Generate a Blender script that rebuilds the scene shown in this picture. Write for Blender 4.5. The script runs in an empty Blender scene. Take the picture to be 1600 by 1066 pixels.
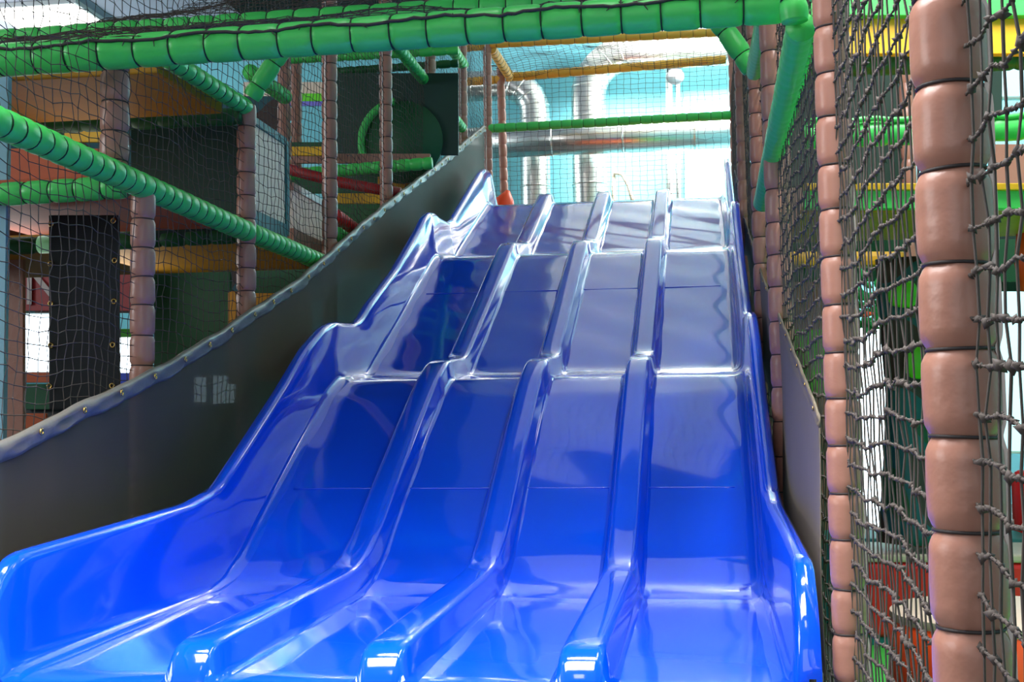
import bpy, math, random
import numpy as np
from mathutils import Vector, Matrix

rnd = random.Random(7)
SC = bpy.context.scene
COL = SC.collection
EYE = 1.2                                    # lens height above the play floor

# ------------------------------------------------------------------ camera
F, PITCH, YAW, ROLL = 1900.0, 0.0625, 0.146, -0.0119
W, H = 1600, 1066
cy, sy, cp, sp = math.cos(YAW), math.sin(YAW), math.cos(PITCH), math.sin(PITCH)
FW = Vector((-sy*cp, cy*cp, sp)); R0 = Vector((cy, sy, 0)); U0 = R0.cross(FW)
RT = R0*math.cos(ROLL)+U0*math.sin(ROLL); UP = U0*math.cos(ROLL)-R0*math.sin(ROLL)
cam = bpy.data.objects.new('camera', bpy.data.cameras.new('camera')); COL.objects.link(cam)
cam.data.sensor_width = 36.0; cam.data.lens = F/W*36.0; cam.data.clip_end = 200
m = Matrix((RT, UP, -FW)).transposed().to_4x4(); m.translation = (0, 0, EYE); cam.matrix_world = m
SC.camera = cam
# the lens also gives the survey lines from which real places were measured
def ray(x, y): return FW+RT*((x-W/2)/F)-UP*((y-H/2)/F)
def onX(x, y, X):
    d = ray(x, y); p = d*(X/d.x); return Vector((X, p.y, p.z+EYE))
def onY(x, y, Y):
    d = ray(x, y); p = d*(Y/d.y); return Vector((p.x, Y, p.z+EYE))
def onZ(x, y, Z):
    d = ray(x, y); p = d*((Z-EYE)/d.z); return Vector((p.x, p.y, Z))
def XR(Y): return 0.354+0.012*(Y-3)          # the right-hand net wall opens out a little
def onR(x, y, off=0.0):
    X = 0.36
    for _ in range(12): X = XR(onX(x, y, X).y)+off
    return onX(x, y, X)
XL = -2.1

# ------------------------------------------------------------------ materials
def lin(c): return tuple(((v/255)/12.92 if v/255 <= .04045 else ((v/255+.055)/1.055)**2.4) for v in c)
def mat(name, rgb, rough=.5, metal=0, noise=0, nscale=8, bump=0, bscale=60, coat=0, spec=.5, sheen=0):
    M = bpy.data.materials.new(name); M.use_nodes = True
    nt = M.node_tree; b = nt.nodes['Principled BSDF']; c = (*lin(rgb), 1)
    b.inputs['Base Color'].default_value = c; b.inputs['Roughness'].default_value = rough
    b.inputs['Metallic'].default_value = metal; b.inputs['Coat Weight'].default_value = coat
    b.inputs['Coat Roughness'].default_value = .03
    b.inputs['Specular IOR Level'].default_value = spec
    if noise or bump:
        tc = nt.nodes.new('ShaderNodeTexCoord')
    if noise:
        n = nt.nodes.new('ShaderNodeTexNoise'); n.inputs['Scale'].default_value = nscale; n.inputs['Detail'].default_value = 4
        nt.links.new(tc.outputs['Object'], n.inputs['Vector'])
        mx = nt.nodes.new('ShaderNodeMix'); mx.data_type = 'RGBA'
        mx.inputs[6].default_value = tuple(v*(1-noise) for v in c[:3])+(1,)
        mx.inputs[7].default_value = tuple(min(1, v*(1+noise)) for v in c[:3])+(1,)
        nt.links.new(n.outputs['Fac'], mx.inputs[0]); nt.links.new(mx.outputs[2], b.inputs['Base Color'])
    if bump:
        n2 = nt.nodes.new('ShaderNodeTexNoise'); n2.inputs['Scale'].default_value = bscale; n2.inputs['Detail'].default_value = 3
        nt.links.new(tc.outputs['Object'], n2.inputs['Vector'])
        bp = nt.nodes.new('ShaderNodeBump'); bp.inputs['Strength'].default_value = bump; bp.inputs['Distance'].default_value = .01
        nt.links.new(n2.outputs['Fac'], bp.inputs['Height']); nt.links.new(bp.outputs['Normal'], b.inputs['Normal'])
    return M
def emit(name, rgb, s):
    M = bpy.data.materials.new(name); M.use_nodes = True; b = M.node_tree.nodes['Principled BSDF']
    b.inputs['Base Color'].default_value = (*lin(rgb), 1)
    b.inputs['Emission Color'].default_value = (*lin(rgb), 1); b.inputs['Emission Strength'].default_value = s
    return M
def fabric_mesh(name, rgb, see):
    M = mat(name, rgb, .7, noise=.15, nscale=3); nt = M.node_tree
    M.node_tree.nodes['Principled BSDF'].inputs['Alpha'].default_value = 1-see
    return M

M = dict(
    blue=mat('blue_fibreglass', (2, 78, 240), .09, noise=.06, nscale=2, spec=.6, coat=.7),
    green=mat('green_vinyl', (72, 206, 92), .38, bump=.15, bscale=25),
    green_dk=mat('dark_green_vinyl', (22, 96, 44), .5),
    lime=mat('lime_vinyl', (98, 200, 30), .45),
    brown=mat('brown_vinyl', (172, 120, 102), .34, bump=.2, bscale=30),
    yellow=mat('yellow_vinyl', (242, 180, 66), .42, bump=.1, bscale=25),
    yellow_board=mat('yellow_board', (240, 180, 20), .5, noise=.12),
    gold=mat('ochre_board', (196, 138, 14), .6, noise=.15),
    rope=mat('net_twine', (76, 66, 61), .75, noise=.35, nscale=40),
    tie=mat('tie_cord', (52, 44, 44), .6),
    tie_green=mat('tie_cord_dark_green', (14, 40, 24), .6),
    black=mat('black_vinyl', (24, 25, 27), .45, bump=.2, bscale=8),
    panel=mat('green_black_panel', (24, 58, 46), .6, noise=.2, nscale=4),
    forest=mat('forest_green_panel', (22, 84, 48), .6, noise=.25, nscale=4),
    skirt=fabric_mesh('grey_mesh_cloth', (86, 76, 62), .24),
    skirt_r=fabric_mesh('grey_cloth', (128, 114, 96), .03),
    hem=mat('grey_hem_vinyl', (126, 120, 114), .35, bump=.3, bscale=14),
    brass=mat('brass', (235, 190, 110), .2, 1),
    white=mat('white_vinyl', (236, 236, 226), .6, noise=.04),
    pinkish=mat('cream_pink_vinyl', (232, 214, 206), .6, noise=.05),
    teal_trim=mat('teal_trim', (40, 110, 112), .5),
    seam=mat('pale_seam_edge', (238, 222, 214), .5),
    red=mat('red_vinyl', (226, 34, 34), .4, noise=.06),
    red_dk=mat('dark_red_board', (150, 22, 24), .5, noise=.1),
    orange=mat('orange_vinyl', (255, 84, 30), .4, noise=.06),
    terracotta=mat('terracotta_board', (186, 84, 40), .6, noise=.2),
    beige=mat('beige_vinyl', (206, 184, 164), .5, noise=.08),
    teal=mat('teal_paint', (20, 120, 116), .5),
    steel=mat('galvanised_steel', (240, 238, 232), .28, 1, bump=.08, bscale=6),
    white_paint=mat('white_paint', (240, 240, 236), .4),
    grey_paint=mat('grey_paint', (120, 124, 126), .5),
    wall=mat('turquoise_wall_paint', (122, 196, 206), .8, noise=.05, nscale=1),
    paleblue=mat('pale_blue_paint', (150, 196, 212), .7, noise=.05),
    ceiling=mat('pale_grey_ceiling', (186, 189, 204), .9, noise=.04, nscale=1),
    floor=mat('green_play_floor', (70, 200, 76), .6, noise=.06, nscale=2),
    lamp=emit('lamp_diffuser', (255, 250, 240), 6),
    ceiling_glow=emit('ceiling_glow_pane', (240, 240, 238), .45),
    daylight=emit('daylight_pane', (226, 246, 255), 4.5),
    daylight_dim=emit('dim_daylight_pane', (206, 238, 250), 1.0),
    floor_grey=mat('grey_hall_floor', (86, 84, 84), .6, noise=.1),
    purple=mat('purple_paint', (120, 110, 200), .5),
    navy=mat('blue_paint', (24, 70, 220), .4),
    letter=mat('pale_lettering', (190, 176, 170), .6),
    trunk=None)

def camo(name):
    X = mat(name, (10, 70, 78), .6); nt = X.node_tree; b = nt.nodes['Principled BSDF']
    tc = nt.nodes.new('ShaderNodeTexCoord'); v = nt.nodes.new('ShaderNodeTexNoise'); v.inputs['Scale'].default_value = 3.2
    v.inputs['Detail'].default_value = 0
    r = nt.nodes.new('ShaderNodeValToRGB'); r.color_ramp.interpolation = 'CONSTANT'
    r.color_ramp.elements[0].color = (*lin((58, 36, 30)), 1); r.color_ramp.elements[1].position = .45
    r.color_ramp.elements[1].color = (*lin((10, 82, 92)), 1)
    e = r.color_ramp.elements.new(.6); e.color = (*lin((20, 74, 44)), 1)
    nt.links.new(tc.outputs['Object'], v.inputs['Vector']); nt.links.new(v.outputs['Fac'], r.inputs['Fac'])
    nt.links.new(r.outputs['Color'], b.inputs['Base Color']); return X
M['trunk'] = camo('painted_trunk')
for k_ in ('white', 'pinkish'):                # thin vinyl lets some daylight through
    nt = M[k_].node_tree; b = nt.nodes['Principled BSDF']; t = nt.nodes.new('ShaderNodeBsdfTranslucent'); x = nt.nodes.new('ShaderNodeMixShader')
    t.inputs['Color'].default_value = (.9, .88, .82, 1); x.inputs[0].default_value = .5
    nt.links.new(b.outputs[0], x.inputs[1]); nt.links.new(t.outputs[0], x.inputs[2]); nt.links.new(x.outputs[0], nt.nodes['Material Output'].inputs['Surface'])

# ------------------------------------------------------------------ mesh helpers
class MB:
    def __init__(s): s.v = []; s.f = []
    def add(s, vs, fs):
        o = len(s.v); s.v += [tuple(v) for v in vs]; s.f += [tuple(i+o for i in f) for f in fs]
    def box(s, lo, hi):
        x0, y0, z0 = lo; x1, y1, z1 = hi
        s.add([(x0,y0,z0),(x1,y0,z0),(x1,y1,z0),(x0,y1,z0),(x0,y0,z1),(x1,y0,z1),(x1,y1,z1),(x0,y1,z1)],
              [(0,3,2,1),(4,5,6,7),(0,1,5,4),(1,2,6,5),(2,3,7,6),(3,0,4,7)])
    def tube(s, path, rad, n=12, cap=True, hint=(0, 0, 1)):
        P = [Vector(p) for p in path]; k = len(P)
        rad = rad if hasattr(rad, '__len__') else [rad]*k
        vs = []; a = None
        for i, p in enumerate(P):
            t = (P[min(i+1, k-1)]-P[max(i-1, 0)]).normalized()
            if a is None:
                h = Vector(hint); h = Vector((1, 0, 0)) if abs(t.dot(h)) > .95 else h
                a = (h-t*h.dot(t)).normalized()
            else: a = (a-t*a.dot(t)).normalized()
            b = t.cross(a)
            for j in range(n):
                q = 2*math.pi*j/n; vs.append(p+(a*math.cos(q)+b*math.sin(q))*rad[i])
        fs = [(i*n+j, i*n+(j+1) % n, (i+1)*n+(j+1) % n, (i+1)*n+j) for i in range(k-1) for j in range(n)]
        if cap: fs += [tuple(range(n-1, -1, -1)), tuple((k-1)*n+j for j in range(n))]
        s.add(vs, fs)
    def sweep(s, rings, close=True, caps=True):
        n = len(rings[0]); vs = [v for r in rings for v in r]
        m_ = n if close else n-1
        fs = [(i*n+j, i*n+(j+1) % n, (i+1)*n+(j+1) % n, (i+1)*n+j) for i in range(len(rings)-1) for j in range(m_)]
        if caps and close: fs += [tuple(range(n-1, -1, -1)), tuple((len(rings)-1)*n+j for j in range(n))]
        s.add(vs, fs)
    def build(s, name, material, parent=None, loc=None, smooth=True, bevel=0, segs=2, auto=None):
        me = bpy.data.meshes.new(name)
        l = Vector(loc) if loc is not None else Vector((0, 0, 0))
        me.from_pydata([(v[0]-l.x, v[1]-l.y, v[2]-l.z) for v in s.v], [], s.f); me.update()
        o = bpy.data.objects.new(name, me); COL.objects.link(o); me.materials.append(material)
        if smooth: me.polygons.foreach_set('use_smooth', [True]*len(me.polygons))
        if bevel:
            b = o.modifiers.new('bevel', 'BEVEL'); b.width = bevel; b.segments = segs; b.limit_method = 'ANGLE'
        if auto is not None and smooth:
            me.set_sharp_from_angle(angle=math.radians(auto))
        o.location = l
        if parent is not None:
            o.parent = parent; o.location = l-parent.location
        return o
def tag(o, label, cat, group=None, kind=None):
    o['label'] = label; o['category'] = cat
    if group: o['group'] = group
    if kind: o['kind'] = kind
    return o
def struct(o, label, cat='structure'):
    o['kind'] = 'structure'; o['label'] = label; o['category'] = cat; return o
def empty(name, loc):
    o = bpy.data.objects.new(name, None); COL.objects.link(o); o.location = loc; o.empty_display_size = .1; return o

TIE = {}
def tie_mesh(R, r, material):
    key = (round(R, 4), round(r, 4), material.name)
    if key not in TIE:
        mb = MB(); n, k = 18, 6; rings = []
        for i in range(n):
            a = 2*math.pi*i/n
            rings.append([((R+r*math.cos(2*math.pi*j/k))*math.cos(a), (R+r*math.cos(2*math.pi*j/k))*math.sin(a), r*math.sin(2*math.pi*j/k)) for j in range(k)])
        vs = [v for q in rings for v in q]
        fs = [(i*k+j, ((i+1) % n)*k+j, ((i+1) % n)*k+(j+1) % k, i*k+(j+1) % k) for i in range(n) for j in range(k)]
        me = bpy.data.meshes.new('tie'); me.from_pydata(vs, [], fs); me.materials.append(material)
        me.polygons.foreach_set('use_smooth', [True]*len(me.polygons)); TIE[key] = me
    return TIE[key]

def sleeve(name, A, B, R, pitch, material, label, cat, group=None, ties=True, n=20, rings=8, pinch=.13, seam=None, tie_mat='tie', phase=.5, rag=0, seed=1):
    """a steel pole in a foam sleeve, drawn in by cord ties at each pitch"""
    rg = random.Random(seed+int(1000*A[0])+int(777*A[2]))
    A = Vector(A); B = Vector(B); L = (B-A).length; w = (B-A)/L
    h = Vector((0, 0, 1)) if abs(w.z) < .9 else Vector((0, -1, 0))
    a = (h-w*h.dot(w)).normalized(); b = w.cross(a)
    tp = []; t = pitch*phase
    while t < L-.015: tp.append(t); t += pitch*rg.uniform(.93, 1.07)
    st = [0.0]; edges = [0.0]+tp+[L]
    for e0, e1 in zip(edges[:-1], edges[1:]):
        for i in range(1, rings+1):
            q = i/rings; q = .5-.5*math.cos(math.pi*q); st.append(e0+(e1-e0)*q)
    ph = {t: [(rg.randint(3, 9), rg.uniform(0, 6.3), rg.uniform(.3, 1)) for _ in range(4)] for t in tp+[0, L]}
    vs = []
    for s in st:
        near = min(tp+[0, L], key=lambda t: abs(t-s)); d = abs(s-near)
        pf = pinch*math.exp(-(d/.009)**2)+pinch*.35*math.exp(-d/.02) if near in tp else pinch*.6*math.exp(-(d/.012)**2)
        for j in range(n):
            q = 2*math.pi*j/n
            wv = sum(am*math.sin(k*q+p0) for k, p0, am in ph[near])*.015*math.exp(-d/.028)
            wv += .006*math.sin(3*q+s*9+seed)+.005*math.sin(2*q-s*21)
            r = R*(1-pf+wv+rag*rg.uniform(-1, 1))
            vs.append(A+w*s+(a*math.cos(q)+b*math.sin(q))*r)
    mb = MB(); k = len(st)
    fs = [(i*n+j, i*n+(j+1) % n, (i+1)*n+(j+1) % n, (i+1)*n+j) for i in range(k-1) for j in range(n)]
    fs += [tuple(range(n-1, -1, -1)), tuple((k-1)*n+j for j in range(n))]
    mb.add(vs, fs)
    o = mb.build(name, material, loc=A); tag(o, label, cat, group)
    if ties:
        rot = Matrix((a, b, w)).transposed().to_4x4()
        me = tie_mesh(R*(1-pinch*1.15)+.0006, max(.0024, R*.05), M[tie_mat])
        for t in tp:
            c = bpy.data.objects.new('tie_cord', me); COL.objects.link(c); c.parent = o
            tilt = Matrix.Rotation(rg.uniform(-.05, .05), 4, 'X')
            c.matrix_local = Matrix.Translation(w*t) @ rot @ tilt
    if seam is not None:                       # the pale raw edge of the sleeve, along one side
        d = Vector(seam).normalized(); d = (d-w*d.dot(w)).normalized(); e = w.cross(d)
        rr = []
        for s in st:
            near = min(tp+[0, L], key=lambda t: abs(t-s)); dd = abs(s-near)
            r = R*(1.03-.10*math.exp(-(dd/.012)**2)); hw = .0042; c = A+w*s
            rr.append([c+d*(r-.003)+e*hw, c+d*(r+.0025)+e*hw, c+d*(r+.0025)-e*hw, c+d*(r-.003)-e*hw])
        mb = MB(); mb.sweep(rr); q = mb.build('seam_edge', M['seam'], o, loc=A, smooth=False)
        q['label'] = 'pale raw seam edge'
    return o

def net(name, P, r, knot, material, label, cat='net', group=None, kn_lim=None, seed=3, border=0.0, mid=None):
    """a knotted net over a grid of node positions P[i,j,3]"""
    g = np.random.default_rng(seed); P = np.asarray(P, float)
    nu, nv = P.shape[:2]
    nrm = np.cross(P[-1, 0]-P[0, 0], P[0, -1]-P[0, 0]); nrm /= np.linalg.norm(nrm)
    s0 = np.concatenate([P[:-1].reshape(-1, 3), P[:, :-1].reshape(-1, 3)])
    s1 = np.concatenate([P[1:].reshape(-1, 3), P[:, 1:].reshape(-1, 3)])
    d = s1-s0; d /= np.linalg.norm(d, axis=1)[:, None]+1e-9
    a = np.cross(d, nrm); a /= np.linalg.norm(a, axis=1)[:, None]+1e-9
    b = np.cross(d, a)
    rad = r*g.uniform(.85, 1.2, (len(s0), 1))
    offs = [a*rad, b*rad, -a*rad, -b*rad]
    V = np.stack([s0+o for o in offs]+[s1+o for o in offs], 1).reshape(-1, 3)
    base = (np.arange(len(s0))*8)[:, None]
    Q = np.concatenate([base+np.array([[i, (i+1) % 4, (i+1) % 4+4, i+4]]) for i in range(4)], 0)
    T = np.zeros((0, 3), int)
    if knot:
        K = P.reshape(-1, 3)
        if kn_lim is not None: K = K[K[:, 1] < kn_lim]
        ks = np.full((len(K), 1), 1.0)
        if mid is not None:                    # the twisted bead of the rows between knots
            A_, B_ = P[:-1].reshape(-1, 3), P[1:].reshape(-1, 3)
            k2 = np.concatenate([A_*.65+B_*.35, A_*.33+B_*.67]); k2 = k2[k2[:, 1] < mid]
            K = np.concatenate([K, k2]); ks = np.concatenate([ks, np.full((len(k2), 1), .62)])
        n = len(K); ax = g.normal(size=(n, 3)); ax /= np.linalg.norm(ax, axis=1)[:, None]
        t2 = np.cross(ax, g.normal(size=(n, 3))); t2 /= np.linalg.norm(t2, axis=1)[:, None]; t3 = np.cross(ax, t2)
        sz = knot*ks*g.uniform(.75, 1.3, (n, 1))
        kv = np.stack([K+ax*sz*1.35, K-ax*sz*1.35, K+t2*sz, K-t2*sz, K+t3*sz*.8, K-t3*sz*.8], 1).reshape(-1, 3)
        kb = (len(V)+np.arange(n)*6)[:, None]
        tri = [(0, 2, 4), (2, 1, 4), (1, 3, 4), (3, 0, 4), (2, 0, 5), (1, 2, 5), (3, 1, 5), (0, 3, 5)]
        T = np.concatenate([kb+np.array([t]) for t in tri], 0); V = np.concatenate([V, kv])
    me = bpy.data.meshes.new(name)
    me.vertices.add(len(V)); me.vertices.foreach_set('co', V.astype(np.float32).ravel())
    nl = len(Q)*4+len(T)*3; me.loops.add(nl)
    me.loops.foreach_set('vertex_index', np.concatenate([Q.ravel(), T.ravel()]).astype(np.int32))
    me.polygons.add(len(Q)+len(T))
    me.polygons.foreach_set('loop_start', np.concatenate([np.arange(len(Q))*4, len(Q)*4+np.arange(len(T))*3]).astype(np.int32))
    me.polygons.foreach_set('loop_total', np.concatenate([np.full(len(Q), 4), np.full(len(T), 3)]).astype(np.int32))
    me.polygons.foreach_set('use_smooth', np.ones(len(Q)+len(T), bool))
    me.materials.append(material); me.update(calc_edges=True); me.validate()
    o = bpy.data.objects.new(name, me); COL.objects.link(o); tag(o, label, cat, group)
    if border:
        for nm, pts in (('border_rope', P[0]), ('border_rope', P[-1]), ('border_rope', P[:, 0]), ('border_rope', P[:, -1])):
            mb = MB(); mb.tube(pts[::2] if len(pts) % 2 else np.concatenate([pts[::2], pts[-1:]]), border, 6); mb.build(nm, material, o)
    return o
def grid(O, U, V, cu, cv, jit=.004, bulge=0, seed=5):
    O, U, V = (np.array(x, float) for x in (O, U, V)); g = np.random.default_rng(seed)
    nu = max(2, int(round(np.linalg.norm(U)/cu))+1); nv = max(2, int(round(np.linalg.norm(V)/cv))+1)
    a = np.linspace(0, 1, nu)[:, None, None]; b = np.linspace(0, 1, nv)[None, :, None]
    P = O+U*a+V*b
    n = np.cross(U, V); n /= np.linalg.norm(n)
    P = P+g.normal(size=P.shape)*jit
    w = np.sin(a*9+b*4)*np.sin(b*7+1.3)+.6*np.sin(a*23-b*5)
    return P+n*w*bulge

def panel(name, x0, y0, x1, y1, Y, material, thick=.03, parent=None, bevel=.004):
    """a board facing the slide entrance; given by the sight lines to its corners"""
    c = [onY(x0, y0, Y), onY(x1, y0, Y), onY(x1, y1, Y), onY(x0, y1, Y)]
    mb = MB(); b = [p+Vector((0, thick, 0)) for p in c]
    mb.add(c+b, [(0, 3, 2, 1), (4, 5, 6, 7), (0, 1, 5, 4), (1, 2, 6, 5), (2, 3, 7, 6), (3, 0, 4, 7)])
    mid = sum(c, Vector())/4; mid.y += thick/2
    return mb.build(name, material, parent, loc=mid, smooth=False, bevel=bevel)
def hbeam(xa, ya, xb, yb, Y, R, pitch, material, label, name='padded_beam', cat='padded beam', group=None, **k):
    return sleeve(name, onY(xa, ya, Y), onY(xb, yb, Y), R, pitch, M[material], label, cat, group, **k)

# ------------------------------------------------------------------ the wave slide
BED = [(2.80, -.80), (2.86, -.675), (2.97, -.648), (4.25, -.628), (4.42, -.60), (4.60, -.525), (4.90, -.345), (5.30, -.115), (5.70, .10), (5.93, .19),
       (6.08, .208), (6.40, .228), (6.50, .258), (7.24, .61), (7.80, .885), (8.22, 1.085), (8.33, 1.125), (8.95, 1.20), (9.06, 1.24), (10.0, 1.65), (10.48, 1.855), (10.58, 1.885), (11.5, 1.89)]
WALL = [(2.98, -.40), (3.06, -.352), (4.20, -.30), (4.46, -.26), (4.8, -.08), (5.19, .13), (5.55, .34), (5.81, .45), (5.93, .485), (6.03, .50), (6.20, .508), (6.41, .52), (6.55, .57),
        (6.72, .66), (7.34, .93), (8.0, 1.28), (8.18, 1.39), (8.33, 1.45), (8.5, 1.475), (8.72, 1.472), (8.97, 1.485), (9.22, 1.55), (10.0, 1.93), (10.5, 2.17), (10.7, 2.24), (10.95, 2.27), (11.2, 2.25)]
def sm(pts, ys, w):
    A = np.array(pts); fine = np.arange(A[0, 0]-.3, A[-1, 0]+.3, .01); z = np.interp(fine, A[:, 0], A[:, 1])
    lo = fine < A[0, 0]; z[lo] = A[0, 1]; k = np.exp(-.5*(np.arange(-40, 41)*.01/w)**2); k /= k.sum()
    return np.interp(ys, fine, np.convolve(np.pad(z, 40, mode='edge'), k, 'valid'))
def SX(X0, Y): return X0+(X0+1.75)/2*.011*(Y-6)       # the bed fans out slightly towards the top
def ysamp(y0, y1): return np.concatenate([np.arange(y0, y1, .03), [y1]])
slide = tag(empty('wave_slide', (-.75, 4.3, EYE-.65)), 'wide glossy blue wave slide with four lanes filling the centre', 'slide')
# bed
ys = ysamp(2.80, 11.5); zb = sm(BED, ys, .03)
xs = np.linspace(-1.80, .30, 85); mb = MB(); rows = []
for y, z in zip(ys, zb):
    rows.append([(SX(x, y), y, z+EYE+.0015*math.sin(y*14+x*9)*(1 if y > 4.6 else .3)) for x in xs])
n = len(xs); V_ = [v for r in rows for v in r]
mb.add(V_, [(i*n+j, i*n+j+1, (i+1)*n+j+1, (i+1)*n+j) for i in range(len(rows)-1) for j in range(n-1)])
bed = mb.build('lane_bed', M['blue'], slide)
so = bed.modifiers.new('thick', 'SOLIDIFY'); so.thickness = .02; so.offset = -1
# lane dividers, each a rounded ridge with a blunt nose
def div_section(hw_t, hw_b, h):
    pts = [(-hw_b-.035, -.012), (-hw_b-.012, .004), (-hw_b, .02), (-hw_t-.008, h-.016), (-hw_t, h-.004), (-hw_t+.014, h)]
    return pts+[(-x, z) for x, z in reversed(pts)]
yd = ysamp(2.905, 10.66); zd = sm(BED, yd, .075)*.55+sm(BED, yd, .03)*.45
for k in range(1, 4):
    X0 = -1.75+.5*k; rings = []
    for y, z in zip(yd, zd):
        s = min(1, max(0, (y-2.905)/.09)); nose = math.sqrt(1-(1-s)**2)
        s2 = min(1, max(0, (10.66-y)/.10)); nose2 = math.sqrt(max(0, 1-(1-s2)**2)); h = .092
        sec = div_section(.049, .068, max(.004, h*nose*(.25+.75*nose2)))
        zf = float(np.interp(y, ys, zb))
        rings.append([(SX(X0+x*(.75+.25*nose), y), y, (zf if zz < .03 else z)+EYE+zz) for x, zz in sec])
    mb = MB(); mb.sweep(rings); mb.build('lane_divider', M['blue'], slide, auto=60)
# side walls
yw = ysamp(2.90, 11.2); zw = sm(WALL, yw, .035); zwb = np.interp(yw, ys, zb)
for side, X0 in ((-1, -1.75), (1, .25)):
    rings = []
    for y, zt, zf in zip(yw, zw, zwb):
        e = 1.0
        if y < 3.06: e = math.sqrt(max(0, 1-((3.06-y)/.165)**2)); e = .12+.88*e
        if y > 11.0: e = .55+.45*math.sqrt(max(0, 1-((y-11.0)/.205)**2))
        ht = max(.05, (zt-zf))*e; lean = .045 if side < 0 else .018; wd = .05
        sec = [(-.055, -.004), (-.02, .006), (-.004, .022), (.004, .05), (lean*.5, ht*.5), (lean-.004, ht-.03), (lean+.002, ht-.010), (lean+.012, ht), (lean+wd-.01, ht), (lean+wd, ht-.012), (lean+wd, ht-.09), (lean+wd-.012, ht-.09), (lean+wd-.014, ht-.03), (lean+.02, ht-.03), (.03, -.03), (-.055, -.03)]
        rings.append([(SX(X0+side*x, y), y, zf+EYE+z) for x, z in sec])
    if side < 0: rings = [r[::-1] for r in rings]
    mb = MB(); mb.sweep(rings); mb.build('side_wall', M['blue'], slide, auto=50)
# moulded seams across the lanes where the slide sections join
for y in (4.99, 7.62):
    for k in range(4):
        xa, xb = -1.75+.5*k+.075, -1.75+.5*(k+1)-.075; z = float(np.interp(y, ys, zb))+EYE
        mb = MB(); mb.tube([(SX(x, y), y, z+.0005) for x in np.linspace(xa, xb, 8)], .0032, 6); mb.build('section_seam', M['blue'], slide)

# ------------------------------------------------------------------ right-hand net wall
def rpost(x, y, R, z0, z1, label, seed, lean=.0, **k):
    p = onR(x, y); A = Vector((p.x, p.y, z0)); B = Vector((p.x-lean, p.y, z1))
    return sleeve('padded_post', A, B, R, k.pop('pitch', .135), M['brown'], label, 'padded post', 'brown padded posts of the right net wall', seed=seed, **k)
sdir = Vector((1, -.12, 0))
rpost(1507, 533, .047, 0, 2.6, 'nearest brown padded post at right with dark cord ties and pale seam', 1, .012, n=28, rings=12, seam=sdir, pitch=.112, pinch=.15)
rpost(1316, 533, .0405, 0, 2.9, 'brown padded post beside lower right slide wall, second in the right net', 2, .010, n=24, rings=12, seam=sdir, pitch=.108, pinch=.14)
rpost(1221, 300, .05, 0, 3.4, 'brown padded post rising behind the green rail of the right net', 3, .03)
rpost(1192, 300, .05, 0, 3.6, 'brown padded post at the lower end of the right green rail', 4, .02)
rpost(1165, 250, .05, 0, 4.3, 'thin looking brown padded post deep in the right net', 5, .02, ties=False)
Pc = (XR(12.7)+.03, 12.7)
sleeve('padded_post', (Pc[0], Pc[1], 0), (Pc[0], Pc[1], 5.6), .05, .15, M['brown'], 'far right corner post where the back frame meets the right net', 'padded post', 'brown padded posts of the right net wall', ties=False)
def rnet():
    ysn = np.arange(.95, 12.7, .050); zs = np.arange(.02, 4.6, .056); g = np.random.default_rng(4)
    Y, Z = np.meshgrid(ysn, zs, indexing='ij'); X = 0.354+0.012*(Y-3)
    bay = np.sin(np.pi*np.clip((Y-1.7)/1.35, -1, 8)); X = X+.012*bay*np.sin(Z*2+.5)+g.normal(size=X.shape)*.002
    Zs = Z-.035*np.abs(bay)*np.clip((Z-1.0)/1.5, -.6, .8)+.006*np.sin(Y*9)+g.normal(size=X.shape)*.0035
    P = np.stack([X, Y+g.normal(size=X.shape)*.0035, Zs], -1)
    cut = np.interp(ysn, [0, 3.2, 3.6, 6, 9, 12.7], [2.9, 2.9, 2.75, 3.3, 4.3, 4.55])
    return P
PR = rnet()
net('climbing_net', PR, .0018, .0066, M['rope'], 'dark knotted climbing net stretched along the right side between brown posts', 'net', 'play frame nets', kn_lim=7.0, border=.004, mid=4.2)
# green rails of the right side
def frill(o, a, b):
    rg = random.Random(3); w = (b-a).normalized(); L = (b-a).length; d = Vector((.8, -.5, -.35)); d = (d-w*d.dot(w)).normalized(); e = w.cross(d); mb = MB(); t = .02
    while t < L-.02:
        l = rg.uniform(.022, .036); h = rg.uniform(.010, .017); c = a+w*t+d*.038
        mb.add([c-e*.014, c+e*.014, c+w*l*.9+e*.014, c+w*l*.9-e*.014, c+w*l*.25+d*h+e*.006, c+w*l*.25+d*h-e*.006], [(0, 1, 4, 5), (1, 2, 4), (2, 3, 5, 4), (3, 0, 5), (0, 3, 2, 1)]); t += l
    mb.build('frilled_edge', M['green'], o, smooth=False)
a = onR(1252, 42, -.03); b = onR(1191, 318, -.03)
_o = sleeve('padded_rail', a, b, .043, .07, M['green'], 'bright green frilled rail running back along right net', 'padded rail', 'green rails of the play frame', ties=False, pinch=.02, rag=.015, n=22, rings=4, seed=9); frill(_o, a, b)
a = onR(1197, 30, -.04); b = onR(1179, 112, -.04)
_o = sleeve('padded_rail', a, b, .045, .08, M['green'], 'short green frilled rail under the right end of the front beam', 'padded rail', 'green rails of the play frame', ties=False, pinch=.02, rag=.015, n=22, rings=4, seed=11); frill(_o, a, b)
Yb = onR(1179, 112, -.04).y
sleeve('padded_brace', onY(1120, 30, Yb), onY(1176, 108, Yb), .055, .16, M['green'], 'dark green corner brace meeting the short rail at upper right', 'padded brace', 'green corner braces', ties=True, tie_mat='tie_green')
p = onR(1262, 40, -.02)
sleeve('padded_post', (p.x-.03, p.y+.05, p.z+.03), (p.x-.05, p.y+.05, p.z+.5), .04, .12, M['green'], 'short green upright above the right end of front beam', 'padded post', None, tie_mat='tie_green')
p = onR(1281, 12, -.01)
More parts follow.
